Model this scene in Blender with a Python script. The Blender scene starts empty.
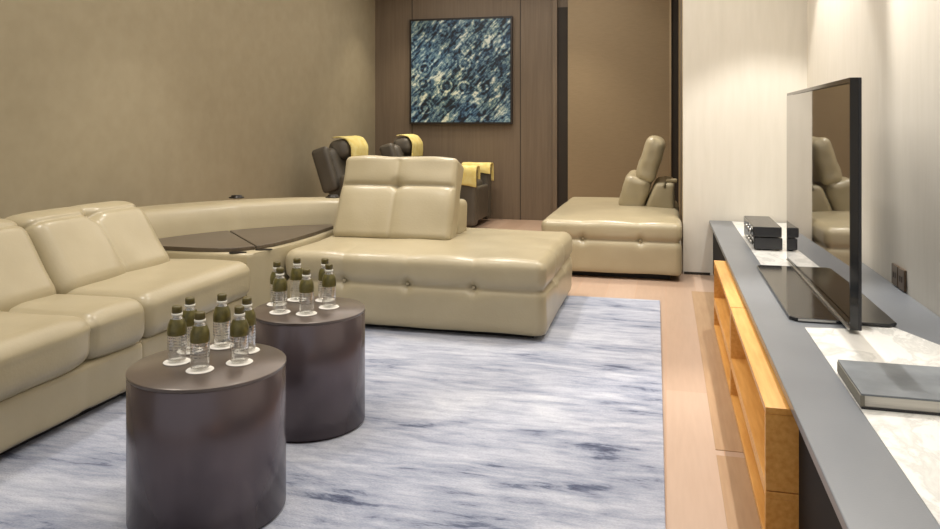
import bpy, bmesh, math, random
from mathutils import Vector, Matrix, noise
random.seed(7)
S = bpy.context.scene
COL = S.collection
PI = math.pi

# ------------------------------------------------------------------ materials
def lin(r, g, b):
    f = lambda c: (c/255/12.92) if c/255 <= .04045 else ((c/255+.055)/1.055)**2.4
    return (f(r), f(g), f(b), 1)

def new_mat(name):
    m = bpy.data.materials.new(name); m.use_nodes = True
    nt = m.node_tree
    return m, nt, nt.nodes['Principled BSDF']

def ramp(nt, fac, stops, interp='LINEAR'):
    n = nt.nodes.new('ShaderNodeValToRGB'); n.color_ramp.interpolation = interp
    el = n.color_ramp.elements
    while len(el) < len(stops): el.new(.5)
    for e, (p, c) in zip(el, stops): e.position = p; e.color = c
    nt.links.new(fac, n.inputs[0]); return n.outputs[0]

def coord(nt, scale=(1, 1, 1), rot=(0, 0, 0), kind='Object'):
    t = nt.nodes.new('ShaderNodeTexCoord'); mp = nt.nodes.new('ShaderNodeMapping')
    mp.inputs['Scale'].default_value = scale; mp.inputs['Rotation'].default_value = rot
    nt.links.new(t.outputs[kind], mp.inputs[0]); return mp.outputs[0]

def noise_tex(nt, vec, scale, detail=3, rough=.5, dist=0):
    n = nt.nodes.new('ShaderNodeTexNoise'); n.inputs['Scale'].default_value = scale
    n.inputs['Detail'].default_value = detail; n.inputs['Roughness'].default_value = rough
    n.inputs['Distortion'].default_value = dist
    nt.links.new(vec, n.inputs['Vector']); return n.outputs['Fac']

def stretch(nt, vec, scale):
    mp = nt.nodes.new('ShaderNodeMapping'); mp.inputs['Scale'].default_value = scale
    nt.links.new(vec, mp.inputs[0]); return mp.outputs[0]

def bump(nt, b, h, strength, dist=.01):
    n = nt.nodes.new('ShaderNodeBump'); n.inputs['Strength'].default_value = strength
    n.inputs['Distance'].default_value = dist
    nt.links.new(h, n.inputs['Height']); nt.links.new(n.outputs[0], b.inputs['Normal'])

def mat(name, col, rough=.5, metal=0, spec=.5, col2=None, nscale=(1, 1, 1), ns=8, bscale=None, bstr=.1, bdist=.004, coat=0, det=3):
    m, nt, b = new_mat(name)
    b.inputs['Roughness'].default_value = rough; b.inputs['Metallic'].default_value = metal
    b.inputs['Specular IOR Level'].default_value = spec
    b.inputs['Coat Weight'].default_value = coat
    b.inputs['Coat Roughness'].default_value = .15
    v = coord(nt, nscale)
    f = noise_tex(nt, v, ns, det)
    c2 = col2 or tuple(min(1, x*1.12) for x in col[:3]) + (1,)
    nt.links.new(ramp(nt, f, [(.3, col), (.7, c2)]), b.inputs['Base Color'])
    if bscale:
        bump(nt, b, noise_tex(nt, coord(nt), bscale, 2), bstr, bdist)
    return m

M = {}
M['leather'] = mat('cream_leather', lin(165, 153, 124), .31, 0, .5, lin(172, 160, 131), ns=5, bscale=90, bstr=.18, bdist=.003)
M['leather_seam'] = mat('leather_button', lin(150, 136, 104), .45, ns=9)
M['plinth'] = mat('black_plinth', lin(22, 19, 17), .6)
M['dark_top'] = mat('dark_wood_console_top', lin(74, 64, 52), .34, 0, .5, lin(90, 78, 64), nscale=(2, 18, 2), ns=5)
M['chrome'] = mat('dark_metal_control', lin(40, 36, 32), .3, .6)
M['drum'] = mat('dark_bronze_lacquer', lin(92, 82, 84), .26, .45, .6, lin(102, 91, 94), nscale=(1, 1, .2), ns=9)
M['drum_top'] = mat('dark_bronze_top', lin(90, 80, 72), .28, .25, .6, lin(110, 97, 88), ns=6)
M['recliner'] = mat('charcoal_leather', lin(82, 77, 68), .45, 0, .5, lin(96, 90, 80), ns=6, bscale=80)
M['towel'] = mat('yellow_towelling', lin(232, 210, 124), .9, 0, .1, lin(242, 228, 160), ns=14, bscale=160, bstr=.6, bdist=.006)
M['wood'] = mat('amber_oak', lin(214, 152, 74), .4, 0, .45, lin(232, 176, 98), nscale=(10, .8, 10), ns=7, bscale=60, bstr=.05)
M['wood_in'] = mat('amber_oak_shelf', lin(196, 144, 76), .45, 0, .4, lin(214, 166, 96), nscale=(10, .8, 10), ns=7)
M['console'] = mat('slate_lacquer', lin(110, 114, 120), .33, 0, .5, lin(118, 122, 128), ns=3, bscale=200, bstr=.05)
M['console_in'] = mat('black_carcass', lin(20, 19, 21), .7, 0, .2)
M['black_gloss'] = mat('black_gloss', lin(16, 17, 20), .1, 0, .6)
M['black_satin'] = mat('black_satin', lin(30, 30, 34), .35)
M['player_case'] = mat('grey_player_case', lin(58, 58, 60), .25, .3)
M['silver'] = mat('brushed_silver', lin(200, 198, 192), .28, .9)
M['gold_trim'] = mat('champagne_metal', lin(170, 150, 120), .35, .7)
M['cover'] = mat('grey_marbled_cover', lin(88, 94, 100), .38, 0, .5, lin(126, 132, 138), ns=9, det=8)
M['cover_b'] = mat('grey_cover_spine', lin(120, 116, 104), .5)
M['pages'] = mat('white_pages', lin(226, 222, 212), .8, col2=lin(200, 196, 186), nscale=(1, 1, 120), ns=4)
M['socket'] = mat('bronze_socket', lin(92, 74, 56), .4, .3)
M['coaster'] = mat('white_paper', lin(238, 234, 226), .8)
M['cap'] = mat('olive_cap', lin(88, 78, 34), .4)
M['ring'] = mat('neck_ring', lin(225, 222, 210), .35)
M['frame'] = mat('dark_frame', lin(34, 28, 24), .4)

# clear plastic and water
def clear(name, tint, gl=.12, diff=.1, gcol=(1, 1, 1, 1)):
    m, nt, b = new_mat(name)
    out = nt.nodes['Material Output']; nt.nodes.remove(b)
    tr = nt.nodes.new('ShaderNodeBsdfTransparent'); tr.inputs[0].default_value = tint
    g = nt.nodes.new('ShaderNodeBsdfGlossy'); g.inputs['Roughness'].default_value = .06; g.inputs[0].default_value = gcol
    d = nt.nodes.new('ShaderNodeBsdfDiffuse'); d.inputs[0].default_value = (.85, .85, .83, 1)
    fr = nt.nodes.new('ShaderNodeLayerWeight'); fr.inputs[0].default_value = .55
    mth = nt.nodes.new('ShaderNodeMath'); mth.operation = 'MULTIPLY_ADD'
    mth.inputs[1].default_value = .75; mth.inputs[2].default_value = gl; mth.use_clamp = True
    nt.links.new(fr.outputs['Facing'], mth.inputs[0])
    m1 = nt.nodes.new('ShaderNodeMixShader'); m2 = nt.nodes.new('ShaderNodeMixShader')
    m1.inputs[0].default_value = diff
    nt.links.new(tr.outputs[0], m1.inputs[1]); nt.links.new(d.outputs[0], m1.inputs[2])
    nt.links.new(mth.outputs[0], m2.inputs[0]); nt.links.new(m1.outputs[0], m2.inputs[1]); nt.links.new(g.outputs[0], m2.inputs[2])
    nt.links.new(m2.outputs[0], out.inputs[0]); return m
M['clear'] = clear('clear_plastic', (.95, .95, .93, 1), .08, .12)
M['olive'] = mat('olive_label', lin(64, 58, 24), .3, 0, .5, lin(112, 104, 54), nscale=(1, 1, 1), ns=45)

# printed body sleeve: faint white film with grey lines
def print_mat():
    m, nt, b = new_mat('printed_film')
    b.inputs['Base Color'].default_value = lin(120, 118, 112); b.inputs['Roughness'].default_value = .4
    f = noise_tex(nt, coord(nt, (240, 240, 30)), 1, 1)
    w = nt.nodes.new('ShaderNodeTexWave'); w.bands_direction = 'Z'; w.inputs['Scale'].default_value = 38
    nt.links.new(coord(nt), w.inputs['Vector'])
    mm = nt.nodes.new('ShaderNodeMath'); mm.operation = 'MULTIPLY'
    nt.links.new(f, mm.inputs[0]); nt.links.new(w.outputs['Fac'], mm.inputs[1])
    a = ramp(nt, mm.outputs[0], [(.44, (0, 0, 0, 1)), (.5, (.8, .8, .8, 1))])
    nt.links.new(a, b.inputs['Alpha']); return m
M['print'] = print_mat()

# television screen: dark glass, strongly reflective
def screen_mat():
    m, nt, b = new_mat('screen_glass')
    b.inputs['Base Color'].default_value = (.012, .012, .013, 1)
    b.inputs['Roughness'].default_value = .03
    b.inputs['IOR'].default_value = 2.6
    b.inputs['Specular IOR Level'].default_value = .9
    b.inputs['Coat Weight'].default_value = 1.0; b.inputs['Coat IOR'].default_value = 2.0; b.inputs['Coat Roughness'].default_value = .02
    return m
M['screen'] = screen_mat()

# walls
M['wall_left'] = mat('taupe_wallcovering', lin(158, 147, 122), .75, 0, .25, lin(164, 153, 128), nscale=(3, 3, 3), ns=3, bscale=240, bstr=.25, bdist=.002)
M['wall_cream'] = mat('ivory_wallcovering', lin(226, 220, 207), .7, 0, .25, lin(231, 225, 213), nscale=(8, 8, 1), ns=3, bscale=220, bstr=.2, bdist=.002)
M['wall_dark'] = mat('dark_wood_veneer', lin(112, 98, 82), .5, 0, .35, lin(122, 107, 90), nscale=(14, 14, .5), ns=4, bscale=120, bstr=.05)
M['panel'] = mat('bronze_fabric_panel', lin(146, 128, 100), .6, 0, .3, lin(152, 134, 106), nscale=(4, 4, 40), ns=4)
M['dark'] = mat('dark_reveal', lin(46, 39, 31), .7)
M['ceiling'] = mat('white_ceiling', lin(225, 220, 210), .9)

def floor_mat():
    m, nt, b = new_mat('pale_oak_floor')
    v = coord(nt, (1, 1, 1), (0, 0, PI/2))
    br = nt.nodes.new('ShaderNodeTexBrick'); br.inputs['Scale'].default_value = 1
    br.inputs['Brick Width'].default_value = 1.3; br.inputs['Row Height'].default_value = .19
    br.inputs['Mortar Size'].default_value = .0015
    br.inputs['Color1'].default_value = lin(192, 166, 146); br.inputs['Color2'].default_value = lin(183, 156, 135)
    br.inputs['Mortar'].default_value = lin(190, 152, 124)
    nt.links.new(v, br.inputs['Vector'])
    f = noise_tex(nt, coord(nt, (14, 1.2, 1)), 4, 4)
    mx = nt.nodes.new('ShaderNodeMixRGB'); mx.blend_type = 'MULTIPLY'; mx.inputs[0].default_value = .5
    nt.links.new(br.outputs[0], mx.inputs[1])
    nt.links.new(ramp(nt, f, [(.3, (.86, .83, .8, 1)), (.7, (1, 1, 1, 1))]), mx.inputs[2])
    nt.links.new(mx.outputs[0], b.inputs['Base Color']); b.inputs['Roughness'].default_value = .32
    return m
M['floor'] = floor_mat()
M['floor_shade'] = mat('oak_floor_shade', lin(166, 134, 102), .4, 0, .4, lin(176, 145, 112), nscale=(12, 1, 1), ns=5)  # darker oak tone that stands in for shadow beside the console

def carpet_mat():
    m, nt, b = new_mat('brushed_grey_blue_pile')
    v = coord(nt, (.85, 2.0, 1), (0, 0, .03))
    f1 = noise_tex(nt, v, 1.7, 9, .66, .8)
    v2 = coord(nt, (1.9, 9, 1), (0, 0, .02))
    f2 = noise_tex(nt, v2, 2.6, 6, .68, .4)
    mixf = nt.nodes.new('ShaderNodeMath'); mixf.operation = 'MULTIPLY_ADD'; mixf.inputs[1].default_value = .42
    sc = nt.nodes.new('ShaderNodeMath'); sc.operation = 'MULTIPLY'; sc.inputs[1].default_value = .58
    nt.links.new(f1, sc.inputs[0]); nt.links.new(f2, mixf.inputs[0]); nt.links.new(sc.outputs[0], mixf.inputs[2])
    c = ramp(nt, mixf.outputs[0], [(.355, lin(70, 76, 98)), (.395, lin(98, 105, 126)), (.43, lin(144, 150, 166)), (.50, lin(166, 170, 184)), (.58, lin(188, 191, 201)), (.68, lin(206, 208, 214))])
    f3 = noise_tex(nt, coord(nt, (1, 1.6, 1)), 130, 2)
    mx = nt.nodes.new('ShaderNodeMixRGB'); mx.blend_type = 'MULTIPLY'; mx.inputs[0].default_value = .55
    nt.links.new(c, mx.inputs[1]); nt.links.new(ramp(nt, f3, [(.3, (.72, .73, .76, 1)), (.65, (1, 1, 1, 1))]), mx.inputs[2])
    nt.links.new(mx.outputs[0], b.inputs['Base Color'])
    b.inputs['Roughness'].default_value = .95; b.inputs['Specular IOR Level'].default_value = .1
    b.inputs['Sheen Weight'].default_value = .15
    bump(nt, b, f3, .5, .006); return m
M['carpet'] = carpet_mat()

def marble_mat():
    m, nt, b = new_mat('white_marble')
    f = noise_tex(nt, coord(nt, (1, .6, 1), (0, 0, .5)), 5, 8, .62, 1.2)
    c = ramp(nt, f, [(.40, lin(236, 235, 231)), (.48, lin(206, 206, 202)), (.52, lin(236, 235, 231)), (.7, lin(228, 227, 222))])
    nt.links.new(c, b.inputs['Base Color']); b.inputs['Roughness'].default_value = .3; return m
M['marble'] = marble_mat()

def art_mat():
    m, nt, b = new_mat('blue_mosaic_print')
    v = stretch(nt, coord(nt, (1, 1, 1), (0, PI/4, 0)), (7, 7, 26))
    st = noise_tex(nt, v, 1, 3, .6, .4)
    v2 = stretch(nt, coord(nt, (1, 1, 1), (0, PI/4, 0)), (3, 3, 11))
    st2 = noise_tex(nt, v2, 1, 2, .5, .2)
    blot = noise_tex(nt, coord(nt), 34, 2, .6)
    vo = nt.nodes.new('ShaderNodeTexVoronoi'); vo.inputs['Scale'].default_value = 4.4; vo.inputs['Randomness'].default_value = .4
    nt.links.new(coord(nt), vo.inputs['Vector'])
    sn = nt.nodes.new('ShaderNodeMath'); sn.operation = 'MULTIPLY'; sn.inputs[1].default_value = 40
    s2 = nt.nodes.new('ShaderNodeMath'); s2.operation = 'SINE'
    nt.links.new(vo.outputs['Distance'], sn.inputs[0]); nt.links.new(sn.outputs[0], s2.inputs[0])
    near = nt.nodes.new('ShaderNodeMapRange'); near.inputs[1].default_value = .0; near.inputs[2].default_value = .62
    near.inputs[3].default_value = .42; near.inputs[4].default_value = 0
    nt.links.new(vo.outputs['Distance'], near.inputs[0])
    ri = nt.nodes.new('ShaderNodeMath'); ri.operation = 'MULTIPLY'
    nt.links.new(s2.outputs[0], ri.inputs[0]); nt.links.new(near.outputs[0], ri.inputs[1])
    def mad(a, k, c):
        n = nt.nodes.new('ShaderNodeMath'); n.operation = 'MULTIPLY_ADD'; n.inputs[1].default_value = k
        nt.links.new(a, n.inputs[0])
        if hasattr(c, 'node'): nt.links.new(c, n.inputs[2])
        else: n.inputs[2].default_value = c
        return n.outputs[0]
    tot = mad(st, 2.3, -1.58); tot = mad(st2, .9, tot); tot = mad(blot, 1.1, tot); tot = mad(ri.outputs[0], 1.0, tot)
    c = ramp(nt, tot, [(.26, lin(18, 26, 38)), (.44, lin(40, 66, 92)), (.62, lin(86, 116, 136)), (.82, lin(142, 160, 156)), (1.0, lin(220, 222, 212))])
    hue = noise_tex(nt, coord(nt), 2.2, 2)
    mx = nt.nodes.new('ShaderNodeMixRGB'); mx.blend_type = 'MULTIPLY'; mx.inputs[0].default_value = .8
    nt.links.new(c, mx.inputs[1]); nt.links.new(ramp(nt, hue, [(.35, (.55, .78, 1.0, 1)), (.5, (.95, 1, 1, 1)), (.66, (1, 1, .8, 1))]), mx.inputs[2])
    nt.links.new(mx.outputs[0], b.inputs['Base Color']); b.inputs['Roughness'].default_value = .45; return m
M['art'] = art_mat()

# ------------------------------------------------------------------ object helpers
def obj(name, bm, material, parent=None, smooth=True, loc=None):
    me = bpy.data.meshes.new(name)
    bmesh.ops.recalc_face_normals(bm, faces=bm.faces)
    bm.to_mesh(me); bm.free()
    me.materials.append(M[material])
    for p in me.polygons: p.use_smooth = smooth
    o = bpy.data.objects.new(name, me); COL.objects.link(o)
    if loc is not None: o.location = loc
    if parent is not None: o.parent = parent
    return o

def tag(o, label, cat, group=None):
    o['label'] = label; o['category'] = cat
    if group: o['group'] = group
    return o

def thing(name, label, cat, loc=(0, 0, 0), rz=0, group=None):
    o = bpy.data.objects.new(name, None); COL.objects.link(o)
    o.empty_display_size = .1
    o.location = loc; o.rotation_euler = (0, 0, rz)
    return tag(o, label, cat, group)

def struct(name, bm, material, parent=None, smooth=False):
    o = obj(name, bm, material, parent, smooth); o['kind'] = 'structure'; return o

def box(bm, x0, x1, y0, y1, z0, z1, bev=0, seg=2):
    vs = [bm.verts.new(p) for p in ((x0, y0, z0), (x1, y0, z0), (x1, y1, z0), (x0, y1, z0), (x0, y0, z1), (x1, y0, z1), (x1, y1, z1), (x0, y1, z1))]
    fs = [bm.faces.new([vs[i] for i in f]) for f in ((3, 2, 1, 0), (4, 5, 6, 7), (0, 1, 5, 4), (1, 2, 6, 5), (2, 3, 7, 6), (3, 0, 4, 7))]
    if bev:
        es = list({e for f in fs for e in f.edges})
        bmesh.ops.bevel(bm, geom=es, offset=bev, segments=seg, affect='EDGES', profile=.5)
    return bm

def bx(*a, **k): return box(bmesh.new(), *a, **k)

def axis_samples(h, r, n, k):
    a = [-h + r*(1-math.cos(PI/2*i/k)) for i in range(k)]
    L = 2*(h-r)
    mid = [-(h-r) + L*i/n for i in range(n+1)]
    return a + mid + [-x for x in reversed(a)]

def rbox(center, size, r, n=(10, 10, 6), k=5, deform=None, mtx=None, bm=None):
    """soft rounded box; deform(p, nrm) works in the box's own frame"""
    bm = bm or bmesh.new()
    h = [s/2 for s in size]; rr = min(r, min(h)*.999)
    ax = [axis_samples(h[i], rr, n[i], k) for i in range(3)]
    N = [len(a) for a in ax]; cache = {}
    T = Matrix.Translation(center) @ (mtx or Matrix())
    def vert(i, j, l):
        key = (i, j, l)
        if key in cache: return cache[key]
        p = Vector((ax[0][i], ax[1][j], ax[2][l]))
        q = Vector([max(-(h[c]-rr), min(h[c]-rr, p[c])) for c in range(3)])
        d = p-q
        nrm = d.normalized() if d.length > 1e-9 else Vector((0, 0, 1))
        p2 = q + nrm*rr
        if deform: p2 = deform(p2, nrm)
        cache[key] = bm.verts.new(T @ p2); return cache[key]
    for a in range(3):
        b, c = (a+1) % 3, (a+2) % 3
        for side in (0, N[a]-1):
            for i in range(N[b]-1):
                for j in range(N[c]-1):
                    q = []
                    for di, dj in ((0, 0), (1, 0), (1, 1), (0, 1)):
                        idx = [0, 0, 0]; idx[a] = side; idx[b] = i+di; idx[c] = j+dj
                        q.append(vert(*idx))
                    if side == 0: q.reverse()
                    if len(set(q)) == 4:
                        try: bm.faces.new(q)
                        except ValueError: pass
    return bm

def g(d, w): return math.exp(-(d/w)**2)

def lathe(prof, seg=32, bm=None, c=(0, 0, 0)):
    bm = bm or bmesh.new(); rings = []
    for r, z in prof:
        if r < 1e-6: rings.append([bm.verts.new((c[0], c[1], c[2]+z))])
        else: rings.append([bm.verts.new((c[0]+r*math.cos(2*PI*i/seg), c[1]+r*math.sin(2*PI*i/seg), c[2]+z)) for i in range(seg)])
    for A, B in zip(rings, rings[1:]):
        for i in range(seg):
            j = (i+1) % seg
            if len(A) == 1 and len(B) == 1: continue
            if len(A) == 1: bm.faces.new((A[0], B[i], B[j]))
            elif len(B) == 1: bm.faces.new((A[i], A[j], B[0]))
            else: bm.faces.new((A[i], A[j], B[j], B[i]))
    return bm

def poly(pts, z0, z1, bev=0, seg=3, bm=None):
    bm = bm or bmesh.new()
    b = [bm.verts.new((x, y, z0)) for x, y in pts]; t = [bm.verts.new((x, y, z1)) for x, y in pts]
    fs = [bm.faces.new(list(reversed(b))), bm.faces.new(t)]
    n = len(pts)
    for i in range(n):
        fs.append(bm.faces.new((b[i], b[(i+1) % n], t[(i+1) % n], t[i])))
    if bev:
        es = [e for e in fs[1].edges] + [e for e in fs[0].edges]
        bmesh.ops.bevel(bm, geom=es, offset=bev, segments=seg, affect='EDGES', profile=.5)
    return bm

def shade_auto(o, ang=40):
    me = o.data
    bm = bmesh.new(); bm.from_mesh(me)
    for e in bm.edges:
        if len(e.link_faces) == 2 and e.calc_face_angle(0) > math.radians(ang): e.smooth = False
    bm.to_mesh(me); bm.free(); return o

# ------------------------------------------------------------------ setting
XL, XR, YB, YE, ZC = -3.4, .965, 8.6, 5.79, 2.8
struct('floor', bx(XL-.2, XR+.2, -.6, YB+.2, -.1, 0), 'floor')
struct('wall_left', bx(XL-.12, XL, -.6, YB, 0, ZC), 'wall_left')
struct('wall_right', bx(XR, XR+.12, -.6, YE+.12, 0, ZC), 'wall_cream')
struct('wall_back', bx(XL-.12, .4, YB, YB+.12, 0, ZC), 'wall_dark')
# ivory end wall on the right with its return, and its skirting shadow gap
struct('wall_end', bx(.122, XR, YE, YE+.12, .0, ZC), 'wall_cream')
struct('wall_return', bx(.130, .25, YE+.12, YB, 0, ZC), 'panel')
struct('ceiling', bx(XL-.12, XR+.12, -.6, YB+.12, ZC, ZC+.1), 'ceiling')
struct('baseboard_end', bx(.128, .31, YE-.006, YE, .0, .018), 'dark')
# veneer battens on the back wall: joints between the tall boards
for i, x in enumerate((-2.93, -1.62)):
    struct('trim_%d' % (i+1), bx(x-.004, x+.004, YB-.003, YB, 0, ZC), 'dark')
struct('trim_3', bx(-1.19, -1.05, YB-.02, YB, 0, 2.42), 'dark')
struct('trim_4', bx(-1.24, -1.19, YB-.06, YB, 0, ZC), 'wall_dark')
# sliding panel door with a light edge and its dark slot beside the end wall
d = struct('door_1', bx(-1.06, .035, YB-.12, YB-.03, .02, ZC), 'panel')
struct('door_edge', bx(.035, .055, YB-.125, YB-.03, .02, ZC), 'gold_trim', d)
struct('trim_5', bx(.055, .129, YB-.1, YB-.001, 0, ZC), 'dark')
struct('trim_6', bx(.115, .1299, YE+.121, YE+.16, 0, ZC), 'gold_trim')
struct('trim_7', bx(.118, .1299, YE+.2, YE+.75, 0, ZC), 'dark')

# shadow of the shelf boxes on the floor, put in as darker strips
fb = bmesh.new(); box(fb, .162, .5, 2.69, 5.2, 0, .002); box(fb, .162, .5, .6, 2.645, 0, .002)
struct('trim_8', fb, 'floor_shade')  # not a real trim: added strips standing in for the boxes' shadow

# ------------------------------------------------------------------ carpet
cp = poly([(.02, .5), (-.035, 4.83), (-2.6, 4.78), (-2.6, .5)], .0005, .014, .004)
tag(obj('carpet', cp, 'carpet', smooth=False), 'large grey and white carpet with slate blue streaks under the drum tables', 'carpet')

# ------------------------------------------------------------------ media console
con = thing('media_console', 'long low slate grey media console with pull-out oak shelf boxes along the right wall', 'console', (.6, 3, 0))
def cobj(name, bm, m, parent=con, smooth=False):
    o = obj(name, bm, m, None, smooth)
    o.parent = parent
    root = parent
    while root.parent: root = root.parent
    o.matrix_parent_inverse = Matrix.Translation(-root.location)
    return o
cobj('worktop', bx(.305, XR-.002, .75, YE-.008, .375, .40, bev=.003), 'console')
b = bmesh.new()
box(b, .33, .35, .78, 2.098, .02, .3745); box(b, .33, .35, 4.30, YE-.012, .02, .3745)
box(b, .93, .95, .78, YE-.012, .04, .3745)
cobj('carcass', b, 'console_in')
cobj('plinth', bx(.82, .92, .8, YE-.02, .002, .0395), 'plinth')
# oak shelf boxes that pull out below the top: two tiers of open frames with dividers
def shelf_box(y0, y1):
    x0, x1, t = .25, .80, .018
    for tier, (z0, z1) in enumerate(((.004, .1475), (.150, .366))):
        b = bmesh.new()
        box(b, x0, x1, y0, y1, z1-t, z1, bev=.0015); box(b, x0, x1, y0, y1, z0, z0+t, bev=.0015)
        box(b, x0, x1, y0, y0+t, z0+t, z1-t); box(b, x0, x1, y1-t, y1, z0+t, z1-t)
        fr = cobj('shelf_box', b, 'wood')
        yy = y0+(y1-y0)*.42
        cobj('divider', bx(x0+.004, x1-.02, yy-.008, yy+.008, z0+t, z1-t), 'wood_in', fr)
        if tier:
            zs = z0+.075
            cobj('shelf', bx(x0+.004, x1-.02, yy+.008, y1-t, zs-.007, zs+.007), 'wood_in', fr)
        cobj('back_panel', bx(x1-.02, x1-.005, y0+t, y1-t, z0+t, z1-t), 'console_in', fr)
shelf_box(2.10, 3.205); shelf_box(3.215, 4.29)
# marble inlays
mi = poly([(.462, .78), (.86, .78), (.86, 2.64), (.70, 3.04), (.64, 2.84), (.462, 2.815)], .4, .4015)
cobj('marble_inlay', mi, 'marble')
cobj('marble_inlay', poly([(.458, 3.96), (.84, 3.96), (.84, 5.75), (.458, 5.75)], .4, .4015), 'marble')

# ------------------------------------------------------------------ television
TVY = 3.44
tv = thing('television', 'large flat black television with mirror-like screen standing on the slate console', 'television', (.592, TVY, .4025), 0)
RT = Matrix.Identity(4)
def tvobj(name, bm, m, parent=tv, smooth=False):
    bmesh.ops.transform(bm, matrix=RT, verts=bm.verts)
    return obj(name, bm, m, parent, smooth)
hw = .68
ZT = .852
tvobj('casing', bx(.026, .036, -hw, hw, .012, ZT, bev=.002), 'black_satin')
# the glass leans a degree inside its deep bezel
scr = bx(-.003, 0, -hw+.012, hw-.004, .03, ZT-.014)
bmesh.ops.transform(scr, matrix=Matrix.Translation((.013, 0, 0)) @ Matrix.Rotation(math.radians(1.0), 4, 'Z'), verts=scr.verts)
tvobj('screen', scr, 'screen')
tvobj('bezel', bx(0, .0259, -hw, hw, ZT-.013, ZT), 'black_gloss')
tvobj('bezel', bx(0, .0259, -hw, hw, .013, .028), 'black_gloss')
tvobj('bezel', bx(0, .0259, -hw, -hw+.010, .0281, ZT-.0131), 'black_gloss')
tvobj('bottom_trim', bx(-.005, -.0001, -hw+.005, hw-.005, .012, .018), 'silver')
tvobj('rear_housing', rbox((.0585, .05, .38), (.044, .72, .5), .02, (2, 6, 6), 3), 'black_satin', smooth=True)
st = tvobj('stand_plate', poly([(-.165, -.52), (-.145, -.545), (.15, -.56), (.18, -.53), (.18, .47), (.15, .5), (-.145, .5), (-.165, .48)], 0, .0115, .003, 2), 'black_gloss')
tvobj('plate_edge', bx(-.14, .0, -.5515, -.5475, .002, .0095), 'silver', st)

# ------------------------------------------------------------------ players
def player(name, label, z, x0, x1, y0, y1, h):
    t = thing(name, label, 'player', ((x0+x1)/2, (y0+y1)/2, z), 0)
    w, l = (x1-x0)/2, (y1-y0)/2
    obj('case', bx(-w, w, -l, l, .006, h, bev=.003), 'player_case', t, False)
    obj('front_panel', bx(-w-.004, -w-.0002, -l+.004, l-.004, .009, h-.003), 'black_gloss', t, False)
    for k in range(3):
        kb = lathe([(0, 0), (.012, 0), (.012, .012), (0, .014)], 16)
        bmesh.ops.transform(kb, matrix=Matrix.Translation((-w-.004, -l+.07+.1*k, h*.5)) @ Matrix.Rotation(-PI/2, 4, 'Y'), verts=kb.verts)
        obj('knob', kb, 'silver', t)
    for sx in (-1, 1):
        for sy in (-1, 1):
            obj('foot', lathe([(0, 0), (.012, 0), (.012, .0065), (0, .0065)], 12, c=(sx*(w-.025), sy*(l-.03), 0)), 'plinth', t)
    return t
player('media_player', 'black media player box resting on white marble, lower of the stacked two behind the television', .4018, .475, .62, 4.47, 5.02, .07)
player('set_top_box', 'black set-top box lying on top of the lower media player', .4725, .47, .615, 4.46, 4.98, .06)

# ------------------------------------------------------------------ book
bk = thing('book', 'grey hardback book lying flat on the white marble console inlay near the right edge', 'book', (.65, 2.18, .4018), -.01)
obj('cover', bx(-.185, .185, -.14, .14, .033, .038, bev=.001), 'cover', bk, False)
obj('back_cover', bx(-.185, .185, -.14, .14, 0, .005, bev=.001), 'black_satin', bk, False)
obj('pages', bx(-.176, .178, -.133, .133, .0052, .0328), 'pages', bk, False)
obj('spine', bx(-.187, -.177, -.138, .138, .0052, .0328, bev=.001), 'cover_b', bk, False)

# ------------------------------------------------------------------ wall socket
so = thing('wall_socket', 'bronze double wall socket on the ivory right wall above the console', 'socket', (XR-.0005, 3.587, .449))
for k in range(2):
    y = -.0475 + k*.095
    pl = obj('socket_plate', bx(-.01, 0, y-.044, y+.044, -.044, .044, bev=.002), 'socket', so, False)
    b = bmesh.new()
    for dy in (-.013, .013): box(b, -.0112, -.0101, y+dy-.003, y+dy+.003, -.012, .012)
    obj('slots', b, 'plinth', pl, False)

# ------------------------------------------------------------------ artwork
ar = thing('framed_picture', 'square abstract blue mosaic picture in thin dark frame on dark wood wall', 'picture', (-2.27, YB-.005, 1.72))
def px_x(px):   # photo column to x on the back wall
    u = (px-470)/760; return YB/(.9683+.2497*u)*(.9683*u-.2497)
W = .6
obj('canvas', bx(-W+.02, W-.02, -.042, -.01, -W+.02, W-.02), 'art', ar, False)
b = bmesh.new()
box(b, -W, W, -.05, 0, W-.02, W); box(b, -W, W, -.05, 0, -W, -W+.02); box(b, -W, -W+.0199, -.05, 0, -W+.02, W-.02); box(b, W-.0199, W, -.05, 0, -W+.02, W-.02)
obj('picture_frame', b, 'frame', ar, False)
ar.location.x = (px_x(411)+px_x(513))/2
hwid = (px_x(513)-px_x(411))/2; ar.scale = (hwid/W, 1, hwid/W)

# ------------------------------------------------------------------ sofas
def wrinkle(p, amp, sc=9, seed=0):
    return amp*noise.noise(Vector((p.x*sc+seed, p.y*sc, p.z*sc)))

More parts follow.
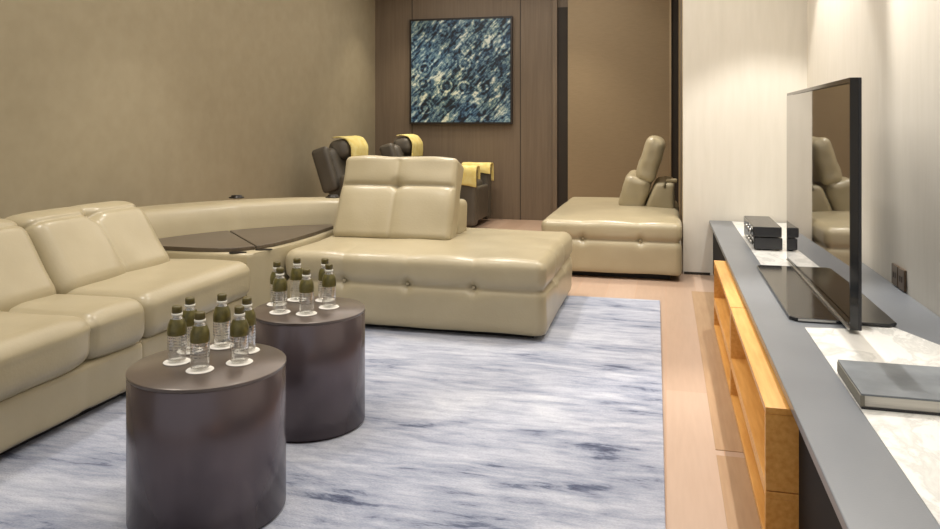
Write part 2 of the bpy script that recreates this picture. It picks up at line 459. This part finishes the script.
# seat unit of the left sofa; local frame: faces +x, origin at the middle of its floor front edge
def sofa_unit(label, y0, y1, xf, mid, b0, b1):
    t = thing('sofa_unit', label, 'sofa', (0, 0, 0), 0, 'units of the cream sectional sofa')
    yc, w = (y0+y1)/2, y1-y0-.004
    obj('plinth', bx(-2.92, xf-.06, y0+.02, y1-.02, .0145, .048), 'plinth', t, False)
    def dbase(p, n):
        p = p.copy(); p += n*wrinkle(p, .006, 4)
        if mid: p += n*(-.010*g(p.y-mid+yc, .012))*(1 if n.x > .3 else 0)
        return p
    obj('base', rbox(((-2.96+xf)/2, yc, .132), (xf+2.96, w, .18), .025, (8, 40, 5), 4, dbase), 'leather', t)
    def dseat(p, n):
        p = p.copy(); u = p.y/(w/2)
        p += n*(.010*(1-u**4))*(1 if n.z > .2 else .4)
        if mid: p += n*(-.02*g(p.y-(mid-yc), .012) - .012*g(p.y-(mid-yc), .06))
        p += n*wrinkle(p, .008, 5, 3)
        if n.x > .3: p.x += .010*(1-(p.z/.1)**2)
        return p
    obj('seat', rbox(((-2.96+xf+.02)/2, yc, .306), (xf+2.98, w, .185), .06, (12, 56, 3), 7, dseat), 'leather', t)
    def dback(p, n):
        p = p.copy(); u = p.y/((b1-b0)/2)
        fr = max(0, n.x) + max(0, n.z)*.8
        p += n*(.016*(1-u**4))*max(0, n.x)
        zs = .13
        front = 1 if (n.x > .2 or n.z > .2) else 0
        p += n*front*(-.009*g(p.z-zs, .008) - .005*g(p.z-zs, .03) - .034*g(p.y, .035)*g(p.z-zs, .035))
        p += n*fr*(1 if p.z < zs else .5)*(-.007*g(p.y, .009) - .008*g(p.y, .05))
        p += n*wrinkle(p, .008, 5, 7)
        q = max(0, p.z-zs+.04)
        p.x -= .9*(q*q/.16 if q < .08 else q-.04)
        return p
    RY = Matrix.Rotation(math.radians(-35), 4, 'Y')
    obj('backrest', rbox((-2.666, (b0+b1)/2, .493), (.29, b1-b0-.004, .49), .075, (6, 60, 44), 7, dback, RY), 'leather', t)
    obj('back_support', rbox((-2.90, (b0+b1)/2, .34), (.2, b1-b0-.02, .46), .05, (4, 6, 6), 4), 'leather', t)
    return t
sofa_unit('cream leather sofa unit at the left edge of the photo, in front of the wall', 1.62, 2.66, -2.05, 2.35, 1.76, 2.66)
sofa_unit('cream leather sofa unit between the left edge unit and the curved corner console', 2.664, 3.50, -2.07, None, 2.664, 3.40)

# corner wedge with ledge and dark tops
cw = thing('corner_console', 'cream leather curved corner sofa unit with dark wedge shaped table tops', 'sofa', (0, 0, 0), 0, 'units of the cream sectional sofa')
CX, CY = -2.06, 3.52
def arc(a, b, n=28, e=1.6):
    out = []
    for i in range(n+1):
        t = PI/2*i/n
        out.append((CX-a*max(0, math.cos(t))**(2/e), CY+b*max(0, math.sin(t))**(2/e)))
    return out
outer = arc(1.15, 1.30, e=1.8)
inner = arc(.80, 1.06)
base_pts = [(-2.10, 3.52)] + outer + [(-2.04, 4.80), (-2.025, 3.86), (-2.05, 3.70), (-2.085, 3.56)]
def clean(pts):
    r = []
    for p in pts:
        if not r or (Vector(p)-Vector(r[-1])).length > .004: r.append(p)
    return r
obj('plinth', poly(clean([(-2.15, 3.56)] + arc(1.05, 1.2) + [(-2.1, 3.9)]), .0145, .05), 'plinth', cw, False)
shade_auto(obj('body', poly(clean(base_pts), .05, .425, .02, 4), 'leather', cw))
# ledge: sweep of a rounded section
def sweep_ledge():
    bm = bmesh.new(); n = 40; rings = []
    prof = [(0, .424), (.02, .50), (.05, .575), (.075, .596), (.12, .606), (.3, .606), (.36, .598), (.39, .575), (.39, .05)]
    for i in range(n+1):
        t = PI/2*i/n
        ring = []
        for d, z in prof:
            a, b, e = .80+d*.9, 1.06+d*.62, 1.6+.5*d
            x = CX-a*max(0, math.cos(t))**(2/e); y = CY+b*max(0, math.sin(t))**(2/e)
            dz = -.012*g(t-.80, .03)*(1 if .02 <= d < .1 else 0)
            ring.append(bm.verts.new((x+dz, y-dz, z)))
        rings.append(ring)
    for A, B in zip(rings, rings[1:]):
        for i in range(len(prof)-1): bm.faces.new((A[i], A[i+1], B[i+1], B[i]))
    bm.faces.new(rings[0]); bm.faces.new(list(reversed(rings[-1])))
    bmesh.ops.remove_doubles(bm, verts=bm.verts, dist=.0005)
    return bm
shade_auto(obj('back_ledge', sweep_ledge(), 'leather', cw), 60)
# dark tops, split on the diagonal
mid_i = 13
fr = [(-2.84, 3.53), (-2.60, 3.530), (-2.40, 3.530), (-2.28, 3.540), (-2.20, 3.58), (-2.135, 3.66)]
fr2 = [(-2.135, 3.66), (-2.09, 3.78), (-2.068, 3.95), (-2.062, 4.2), (-2.075, 4.50)]
inn = arc(.79, 1.05)
left_arc = inn[2:mid_i+1]; right_arc = inn[mid_i:-2]
obj('table_top', poly(clean(fr + list(reversed(left_arc))), .4255, .446, .004, 2), 'dark_top', cw, False)
gap = .008
r2 = [(x+gap*.7, y+gap) for x, y in ([fr2[0]] + fr2[1:])]
r2 = [(min(x, -2.05), y) for x, y in r2]
obj('table_top', poly(clean(r2 + list(reversed([(x+gap, y+gap) for x, y in right_arc]))), .4255, .446, .004, 2), 'dark_top', cw, False)
# recessed controls
for x, y, z in ((-2.17, 3.548, .4255), (-2.085, 3.665, .4255)):
    cb = poly([(x+.045*math.cos(a*PI/8)*1.0, y+.018*math.sin(a*PI/8)) for a in range(16)], z, z+.005)
    bmesh.ops.rotate(cb, cent=(x, y, z), matrix=Matrix.Rotation(.35, 3, 'Z'), verts=cb.verts)
    obj('control_button', cb, 'chrome', cw, False)
for px, py in ((-2.78, 4.53), (-2.17, 4.72)):
    cb = bmesh.new()
    lathe([(0, 0), (.05, 0), (.05, .006), (.036, .009), (.034, .018), (0, .02)], 20, cb, (px, py, .606))
    obj('cup_socket', cb, 'chrome', cw)

# chaise with reclining back
ch = thing('chaise', 'cream leather chaise unit with raised tilting backrest and open right end, on the carpet', 'sofa', (0, 0, 0), 0, 'units of the cream sectional sofa')
def tufted(x0, x1, y0, y1, z0, z1, seam, tx, ty, rad=.075, left_flat=False):
    cx, cy, cz = (x0+x1)/2, (y0+y1)/2, (z0+z1)/2
    def d(p, n):
        p = p.copy(); q = p+Vector((cx, cy, cz))
        side = 1-abs(n.z)
        sz = q.z-seam
        up = 1 if sz > 0 else .5
        p += n*side*(-.014*g(sz, .011) - .008*g(sz, .03))
        def tuft(v, fade):
            up = fade if sz > 0 else g(sz, .03)
            return -.026*g(v, .022)*g(sz, .03)*side - .0035*g(v, .012)*up - .006*g(v, .07)*up
        if n.y < -.1 or n.z > .2:
            for t in tx: p += n*tuft(q.x-t, g(max(0, q.y-y0-.02), .16))
        if n.x > .1 or n.z > .2:
            for t in ty: p += n*tuft(q.y-t, g(max(0, x1-.02-q.x), .16))
        if n.z < 0:
            h = Vector((n.x, n.y, 0))
            if h.length > .15: p += h.normalized()*rad*(1-h.length)*.75
        p += n*wrinkle(q, .007, 4, 11)
        if n.z > .3: p.z += .014*(1-(p.x/(x1-x0)*2)**2)*(1-(p.y/(y1-y0)*2)**2)
        return p
    nx = int((x1-x0)/.018); ny = int((y1-y0)/.022)
    return rbox((cx, cy, cz), (x1-x0, y1-y0, z1-z0), rad, (nx, ny, 16), 7, d)
obj('plinth', bx(-1.98, -.65, 3.815, 4.84, .0145, .05), 'plinth', ch, False)
obj('seat', tufted(-2.018, -.578, 3.74, 4.90, .042, .415, .262, (-1.67, -1.313, -.955), (4.15, 4.53), .06), 'leather', ch)
for t in (-1.67, -1.313, -.955):
    obj('button', rbox((t, 3.776, .262), (.018, .012, .018), .006, (1, 1, 1), 3), 'leather', ch)
def dchb(p, n):
    p = p.copy(); u = p.x/.35
    f = max(0, -n.y)+.6*max(0, n.z)
    p += n*.016*(1-u**4)*max(0, -n.y)
    s = p.z-.075
    p += n*max(0, -n.y)*(-.018*g(s, .009) - .008*g(s, .035) - .03*g(p.x, .03)*g(s, .03))
    p += n*max(0, -n.y)*(-.006*g(p.x, .008) - .004*g(p.x, .04))*(1 if n.z < .2 else .2)
    p += n*wrinkle(p, .012, 5, 2)
    if s < 0: p.y -= .006*min(1, -s/.1)*(1 if n.y < 0 else 0)
    return p
obj('backrest', rbox((-1.583, 4.405, .628), (.735, .18, .525), .034, (60, 6, 44), 6, dchb, Matrix.Rotation(math.radians(-23), 4, 'X')), 'leather', ch)
obj('back_support', rbox((-1.60, 4.59, .51), (.74, .25, .22), .035, (12, 6, 6), 5, lambda p, n: p+n*wrinkle(p, .006, 6)), 'leather', ch)

# ------------------------------------------------------------------ far sofa
fs = thing('chaise', 'cream leather chaise sofa with folding headrest standing beyond the carpet beside the ivory wall', 'sofa', (0, 0, 0))
obj('plinth', bx(-.82, .03, 5.55, 7.2, .002, .05), 'plinth', fs, False)
obj('seat', tufted(-.885, .108, 5.46, 7.25, .045, .41, .275, (-.58, -.175), (), .05), 'leather', fs)
for t in (-.58, -.175):
    obj('button', rbox((t, 5.494, .275), (.018, .012, .018), .006, (1, 1, 1), 3), 'leather', fs)
YA, YC = 6.42, 7.22
ym, yl = (YA+YC)/2, YC-YA
def dfar(p, n):
    p = p.copy(); p += n*wrinkle(p, .010, 11, 5)
    p += n*(-.012*g(p.y, .015))*max(0, -n.x)
    return p
obj('lower_cushion', rbox((-.255, ym, .515), (.22, yl, .30), .06, (5, 30, 10), 6, dfar, Matrix.Rotation(math.radians(14), 4, 'Y')), 'leather', fs)
obj('headrest', rbox((-.125, ym, .80), (.165, yl-.02, .385), .065, (5, 30, 12), 6, dfar, Matrix.Rotation(math.radians(17), 4, 'Y')), 'leather', fs)
obj('back_support', rbox((-.03, ym, .50), (.2, yl, .24), .035, (5, 20, 8), 5, lambda p, n: p+n*wrinkle(p, .006, 6)+Vector((.05*p.z/.12*(1 if p.x < 0 else 0), 0, 0))), 'leather', fs)
obj('ratchet_bar', bx(.0, .09, YA+.04, YA+.12, .618, .648, bev=.01), 'leather_seam', fs, False)

# ------------------------------------------------------------------ recliners
def recliner(label, xc, yc):
    t = thing('recliner', label, 'armchair', (xc, yc, 0), 0, 'charcoal recliners by the left wall')
    obj('base', rbox((-.06, 0, .19), (.9, .5, .30), .04, (6, 6, 4), 4), 'recliner', t)
    obj('seat', rbox((-.02, 0, .40), (.88, .5, .18), .06, (10, 8, 4), 5, lambda p, n: p+n*wrinkle(p, .008, 6)), 'recliner', t)
    obj('footrest', rbox((.445, 0, .25), (.06, .5, .36), .025, (3, 6, 8), 4), 'recliner', t)
    for s in (-1, 1):
        def da(p, n):
            q = p+n*wrinkle(p, .006, 7); q += n*(-.008*g(p.z-.06, .01)); return q
        obj('armrest', rbox((.08, s*.325, .335), (.80, .14, .61), .045, (10, 4, 14), 5, da), 'recliner', t)
    Rb = Matrix.Rotation(math.radians(-20), 4, 'Y')
    obj('backrest', rbox((-.42, 0, .60), (.20, .60, .56), .07, (5, 10, 10), 5, lambda p, n: p+n*wrinkle(p, .008, 6), Rb), 'recliner', t)
    obj('headrest', rbox((-.40, 0, .865), (.20, .46, .19), .075, (5, 10, 5), 6, lambda p, n: p+n*wrinkle(p, .008, 8), Matrix.Rotation(math.radians(-12), 4, 'Y')), 'recliner', t)
    for s in (-1, 1):
        obj('wing', rbox((-.48, s*.30, .68), (.17, .09, .42), .04, (4, 3, 6), 4, None, Matrix.Rotation(math.radians(-18), 4, 'Y')), 'recliner', t)
    return t
RA, RB, AX, BX = 6.72, 8.06, -2.54, -2.40
recliner('dark charcoal recliner behind the chaise backrest, close to the taupe left wall', AX, RA)
recliner('dark charcoal recliner below the blue picture, nearest the dark wood wall', BX, RB)

def cloth_strip(path, w0, w1, thick, label, loc, wav=.006, rz=0, skew=0, seed=0):
    """a folded towel following a path of (x,z) points across width y"""
    bm = bmesh.new(); n = 18; pts = []
    for i in range(len(path)-1):
        for k in range(6):
            f = k/6; pts.append(((path[i][0]*(1-f)+path[i+1][0]*f), (path[i][1]*(1-f)+path[i+1][1]*f)))
    pts.append(path[-1])
    sm = pts[:]
    for _ in range(3):
        sm = [sm[0]]+[((sm[i-1][0]+sm[i][0]*2+sm[i+1][0])/4, (sm[i-1][1]+sm[i][1]*2+sm[i+1][1])/4) for i in range(1, len(sm)-1)]+[sm[-1]]
    rows = []
    for i, (x, z) in enumerate(sm):
        f = i/(len(sm)-1); row = []
        for j in range(n+1):
            y = w0+(w1-w0)*j/n
            ww = wav*noise.noise(Vector((y*12+seed, f*3, 1)))
            row.append(bm.verts.new((x+ww+skew*f*0, y, z+ww*.6 + (skew*(j/n-.5) if (f < .15 or f > .85) else 0))))
        rows.append(row)
    for A, B in zip(rows, rows[1:]):
        for j in range(n): bm.faces.new((A[j], A[j+1], B[j+1], B[j]))
    bmesh.ops.recalc_face_normals(bm, faces=bm.faces)
    o = obj('towel', bm, 'towel', None, True, loc)
    o.rotation_euler.z = rz
    md = o.modifiers.new('thickness', 'SOLIDIFY'); md.thickness = thick; md.offset = 0
    return tag(o, label, 'towel', 'yellow towels on the recliners')
hp = [(-.46, .973), (-.40, .982), (-.325, .965), (-.274, .89), (-.272, .80), (-.28, .74)]
cloth_strip(hp, -.20, .20, .012, 'yellow towel over the headrest of the recliner behind the chaise backrest', (AX, RA, -.0), seed=1)
cloth_strip(hp, -.20, .16, .012, 'yellow towel over the headrest of the recliner below the blue picture', (BX, RB, 0), seed=4)
# arm towels: path in the arm's cross direction, so turned by 90 degrees
ap = [(-.088, .47), (-.088, .60), (-.07, .652), (0, .66), (.07, .652), (.088, .60), (.088, .54)]
cloth_strip(ap, -.215, .16, .012, 'yellow towel hanging over the near armrest of the recliner below the blue picture', (BX+.28, RB-.325, 0), rz=PI/2, skew=.05, seed=9)
cloth_strip([(-.088, .56)]+ap[1:-1]+[(.088, .47)], -.215, .12, .012, 'yellow towel hanging over the far armrest beside the dark wood wall', (BX+.28, RB+.325, 0), rz=PI/2, skew=.04, seed=13)

# ------------------------------------------------------------------ drum tables
def drum(label, x, y, r, h=.425):
    t = thing('drum_table', label, 'table', (x, y, .0145), 0, 'dark drum side tables')
    h -= .0145
    obj('body', lathe([(0, 0), (r-.008, 0), (r-.008, .006), (r, .008), (r, h-.014), (r-.003, h-.011)], 96), 'drum', t)
    shade_auto(obj('table_top', lathe([(0, h-.011), (r-.001, h-.011), (r+.001, h-.008), (r+.001, h-.002), (r-.002, h), (0, h)], 96), 'drum_top', t), 35)
    return t
drum('dark bronze drum table nearest the camera with six water bottles', -1.250, 1.893, .2125)
drum('dark bronze drum table farther from the camera, beside the chaise front', -1.264, 2.545, .2025)

# ------------------------------------------------------------------ bottles and coasters
def make_bottle():
    t = thing('water_bottle', 'b', 'bottle', (0, 0, 0), 0, 'small water bottles on the drum tables')
    prof = [(0, .002), (.018, .0), (.0235, .003), (.0255, .008), (.0245, .014), (.0255, .020), (.0245, .030), (.0255, .036), (.0255, .076),
            (.0255, .094), (.0235, .106), (.0185, .118), (.0135, .127), (.0115, .132), (.0115, .146)]
    obj('body', lathe(prof, 24), 'clear', t)
    obj('label', lathe([(.0258, .076), (.0262, .079), (.0262, .094), (.0242, .1065), (.0192, .1185), (.0175, .121)], 24), 'olive', t)
    obj('print', lathe([(.0259, .034), (.0259, .074)], 24), 'print', t)
    obj('neck_ring', lathe([(.0118, .130), (.0152, .130), (.0152, .137), (.0118, .137)], 20), 'ring', t)
    obj('cap', lathe([(.0118, .1375), (.0138, .1375), (.0138, .153), (.0125, .156), (0, .156)], 20), 'cap', t)
    return t
def copy_tree(o):
    r = o.copy(); COL.objects.link(r)
    for c in o.children:
        k = c.copy(); COL.objects.link(k); k.parent = r
    return r
co0 = obj('coaster', lathe([(0, 0), (.036, 0), (.0375, .0015), (.036, .003), (0, .003)], 32), 'coaster')
bo0 = make_bottle()
CT, ST, F, H = math.cos(math.radians(14.46)), math.sin(math.radians(14.46)), 760, 1.1
def at(px, py, z):
    d = F*(H-z)/(py-124); u = (px-470)/F
    return d*(CT*u-ST), d*(CT+ST*u)
spots = [
 (177, 361, 'leftmost bottle on the near drum table'), (200, 369, 'frontmost bottle on the near drum table'),
 (239.5, 361.5, 'front right bottle on the near drum table'), (190, 350, 'back left bottle on the near drum table'),
 (222, 345.5, 'rearmost middle bottle on the near drum table'), (247, 350, 'back right bottle on the near drum table'),
 (280, 311.5, 'front left bottle on the far drum table'), (277, 303.5, 'back left bottle on the far drum table'),
 (306.5, 313, 'front middle bottle on the far drum table'), (297, 299, 'back middle bottle on the far drum table'),
 (329, 306.5, 'front right bottle on the far drum table'), (325, 299.5, 'back right bottle on the far drum table')]
for i, (px, py, lab) in enumerate(spots):
    x, y = at(px, py, .4285)
    c = co0 if i == 0 else co0.copy()
    b = bo0 if i == 0 else copy_tree(bo0)
    if i: COL.objects.link(c)
    c.location = (x, y, .4252); b.location = (x, y, .4284); b.rotation_euler.z = random.random()*6
    tag(c, 'round white paper coaster under the ' + lab, 'coaster', 'white coasters on the drum tables')
    tag(b, 'olive and clear water bottle, ' + lab.replace(' bottle', ''), 'bottle', 'small water bottles on the drum tables')

# ------------------------------------------------------------------ camera
cam = bpy.data.cameras.new('camera'); co = bpy.data.objects.new('camera', cam); COL.objects.link(co)
co.location = (0, 0, 1.1); co.rotation_euler = (PI/2, 0, math.radians(14.46))
cam.sensor_width = 36; cam.lens = 760/940*36; cam.shift_y = -(264.5-124)/940
cam.clip_start = .05
S.camera = co

# ------------------------------------------------------------------ light
def spot(x, y, z, p, ang=100, blend=.8, rad=.05, col=(1, .86, .68), rx=0, ry=0):
    l = bpy.data.lights.new('downlight', 'SPOT'); l.energy = p; l.spot_size = math.radians(ang); l.spot_blend = blend
    l.shadow_soft_size = rad; l.color = col
    o = bpy.data.objects.new('downlight', l); COL.objects.link(o); o.location = (x, y, z); o.rotation_euler = (rx, ry, 0); return o
def area(x, y, z, sx, sy, p, col, rot=(0, 0, 0)):  # added soft fill under the ceiling, not an actual fixture
    l = bpy.data.lights.new('ceiling_fill', 'AREA'); l.shape = 'RECTANGLE'; l.size = sx; l.size_y = sy; l.energy = p; l.color = col
    o = bpy.data.objects.new('ceiling_fill', l); COL.objects.link(o); o.location = (x, y, z); o.rotation_euler = rot; return o
ZL = ZC-.04
WARM = (1, .88, .70); NEUT = (1, .95, .88)
spot(.68, 4.86, ZL, 120, 80, .3, .035, (1, .965, .91))
spot(.645, 4.0, ZL, 230, 62, .5, .02, NEUT, rx=math.radians(-35))
spot(.70, 2.0, ZL, 25, 80, .4, .04, NEUT)
spot(-.6, 2.2, ZL, 40, 84, .8, .06, NEUT)
spot(-.35, 4.3, ZL, 70, 84, .8, .06, NEUT)
spot(-1.5, 3.2, ZL, 40, 84, .8, .06, NEUT)
spot(-2.5, 2.4, ZL, 75, 84, .8, .06, NEUT)
spot(-2.5, 4.2, ZL, 75, 84, .8, .06, NEUT)
spot(-1.3, 4.6, ZL, 110, 84, .8, .06, NEUT)
spot(-.4, 6.4, ZL, 150, 84, .8, .06, NEUT)
spot(-2.8, 8.0, ZL, 60, 90, 1, .06, WARM)
spot(-2.2, 7.5, ZL, 80, 84, .8, .06, WARM)
spot(-1.0, 7.8, ZL, 55, 84, .8, .06, WARM)
area(-1.2, 3.2, ZL, 3.6, 5.5, 85, NEUT)
area(-1.6, 7.2, ZL, 2.6, 2.0, 34, NEUT)
w = bpy.data.worlds.new('world'); S.world = w; w.use_nodes = True
w.node_tree.nodes['Background'].inputs[0].default_value = (.95, .96, 1, 1)
w.node_tree.nodes['Background'].inputs[1].default_value = .55

vs = S.view_settings
vs.view_transform = 'Standard'; vs.look = 'None'; vs.gamma = 1; vs.exposure = 0
vs.use_curve_mapping = False
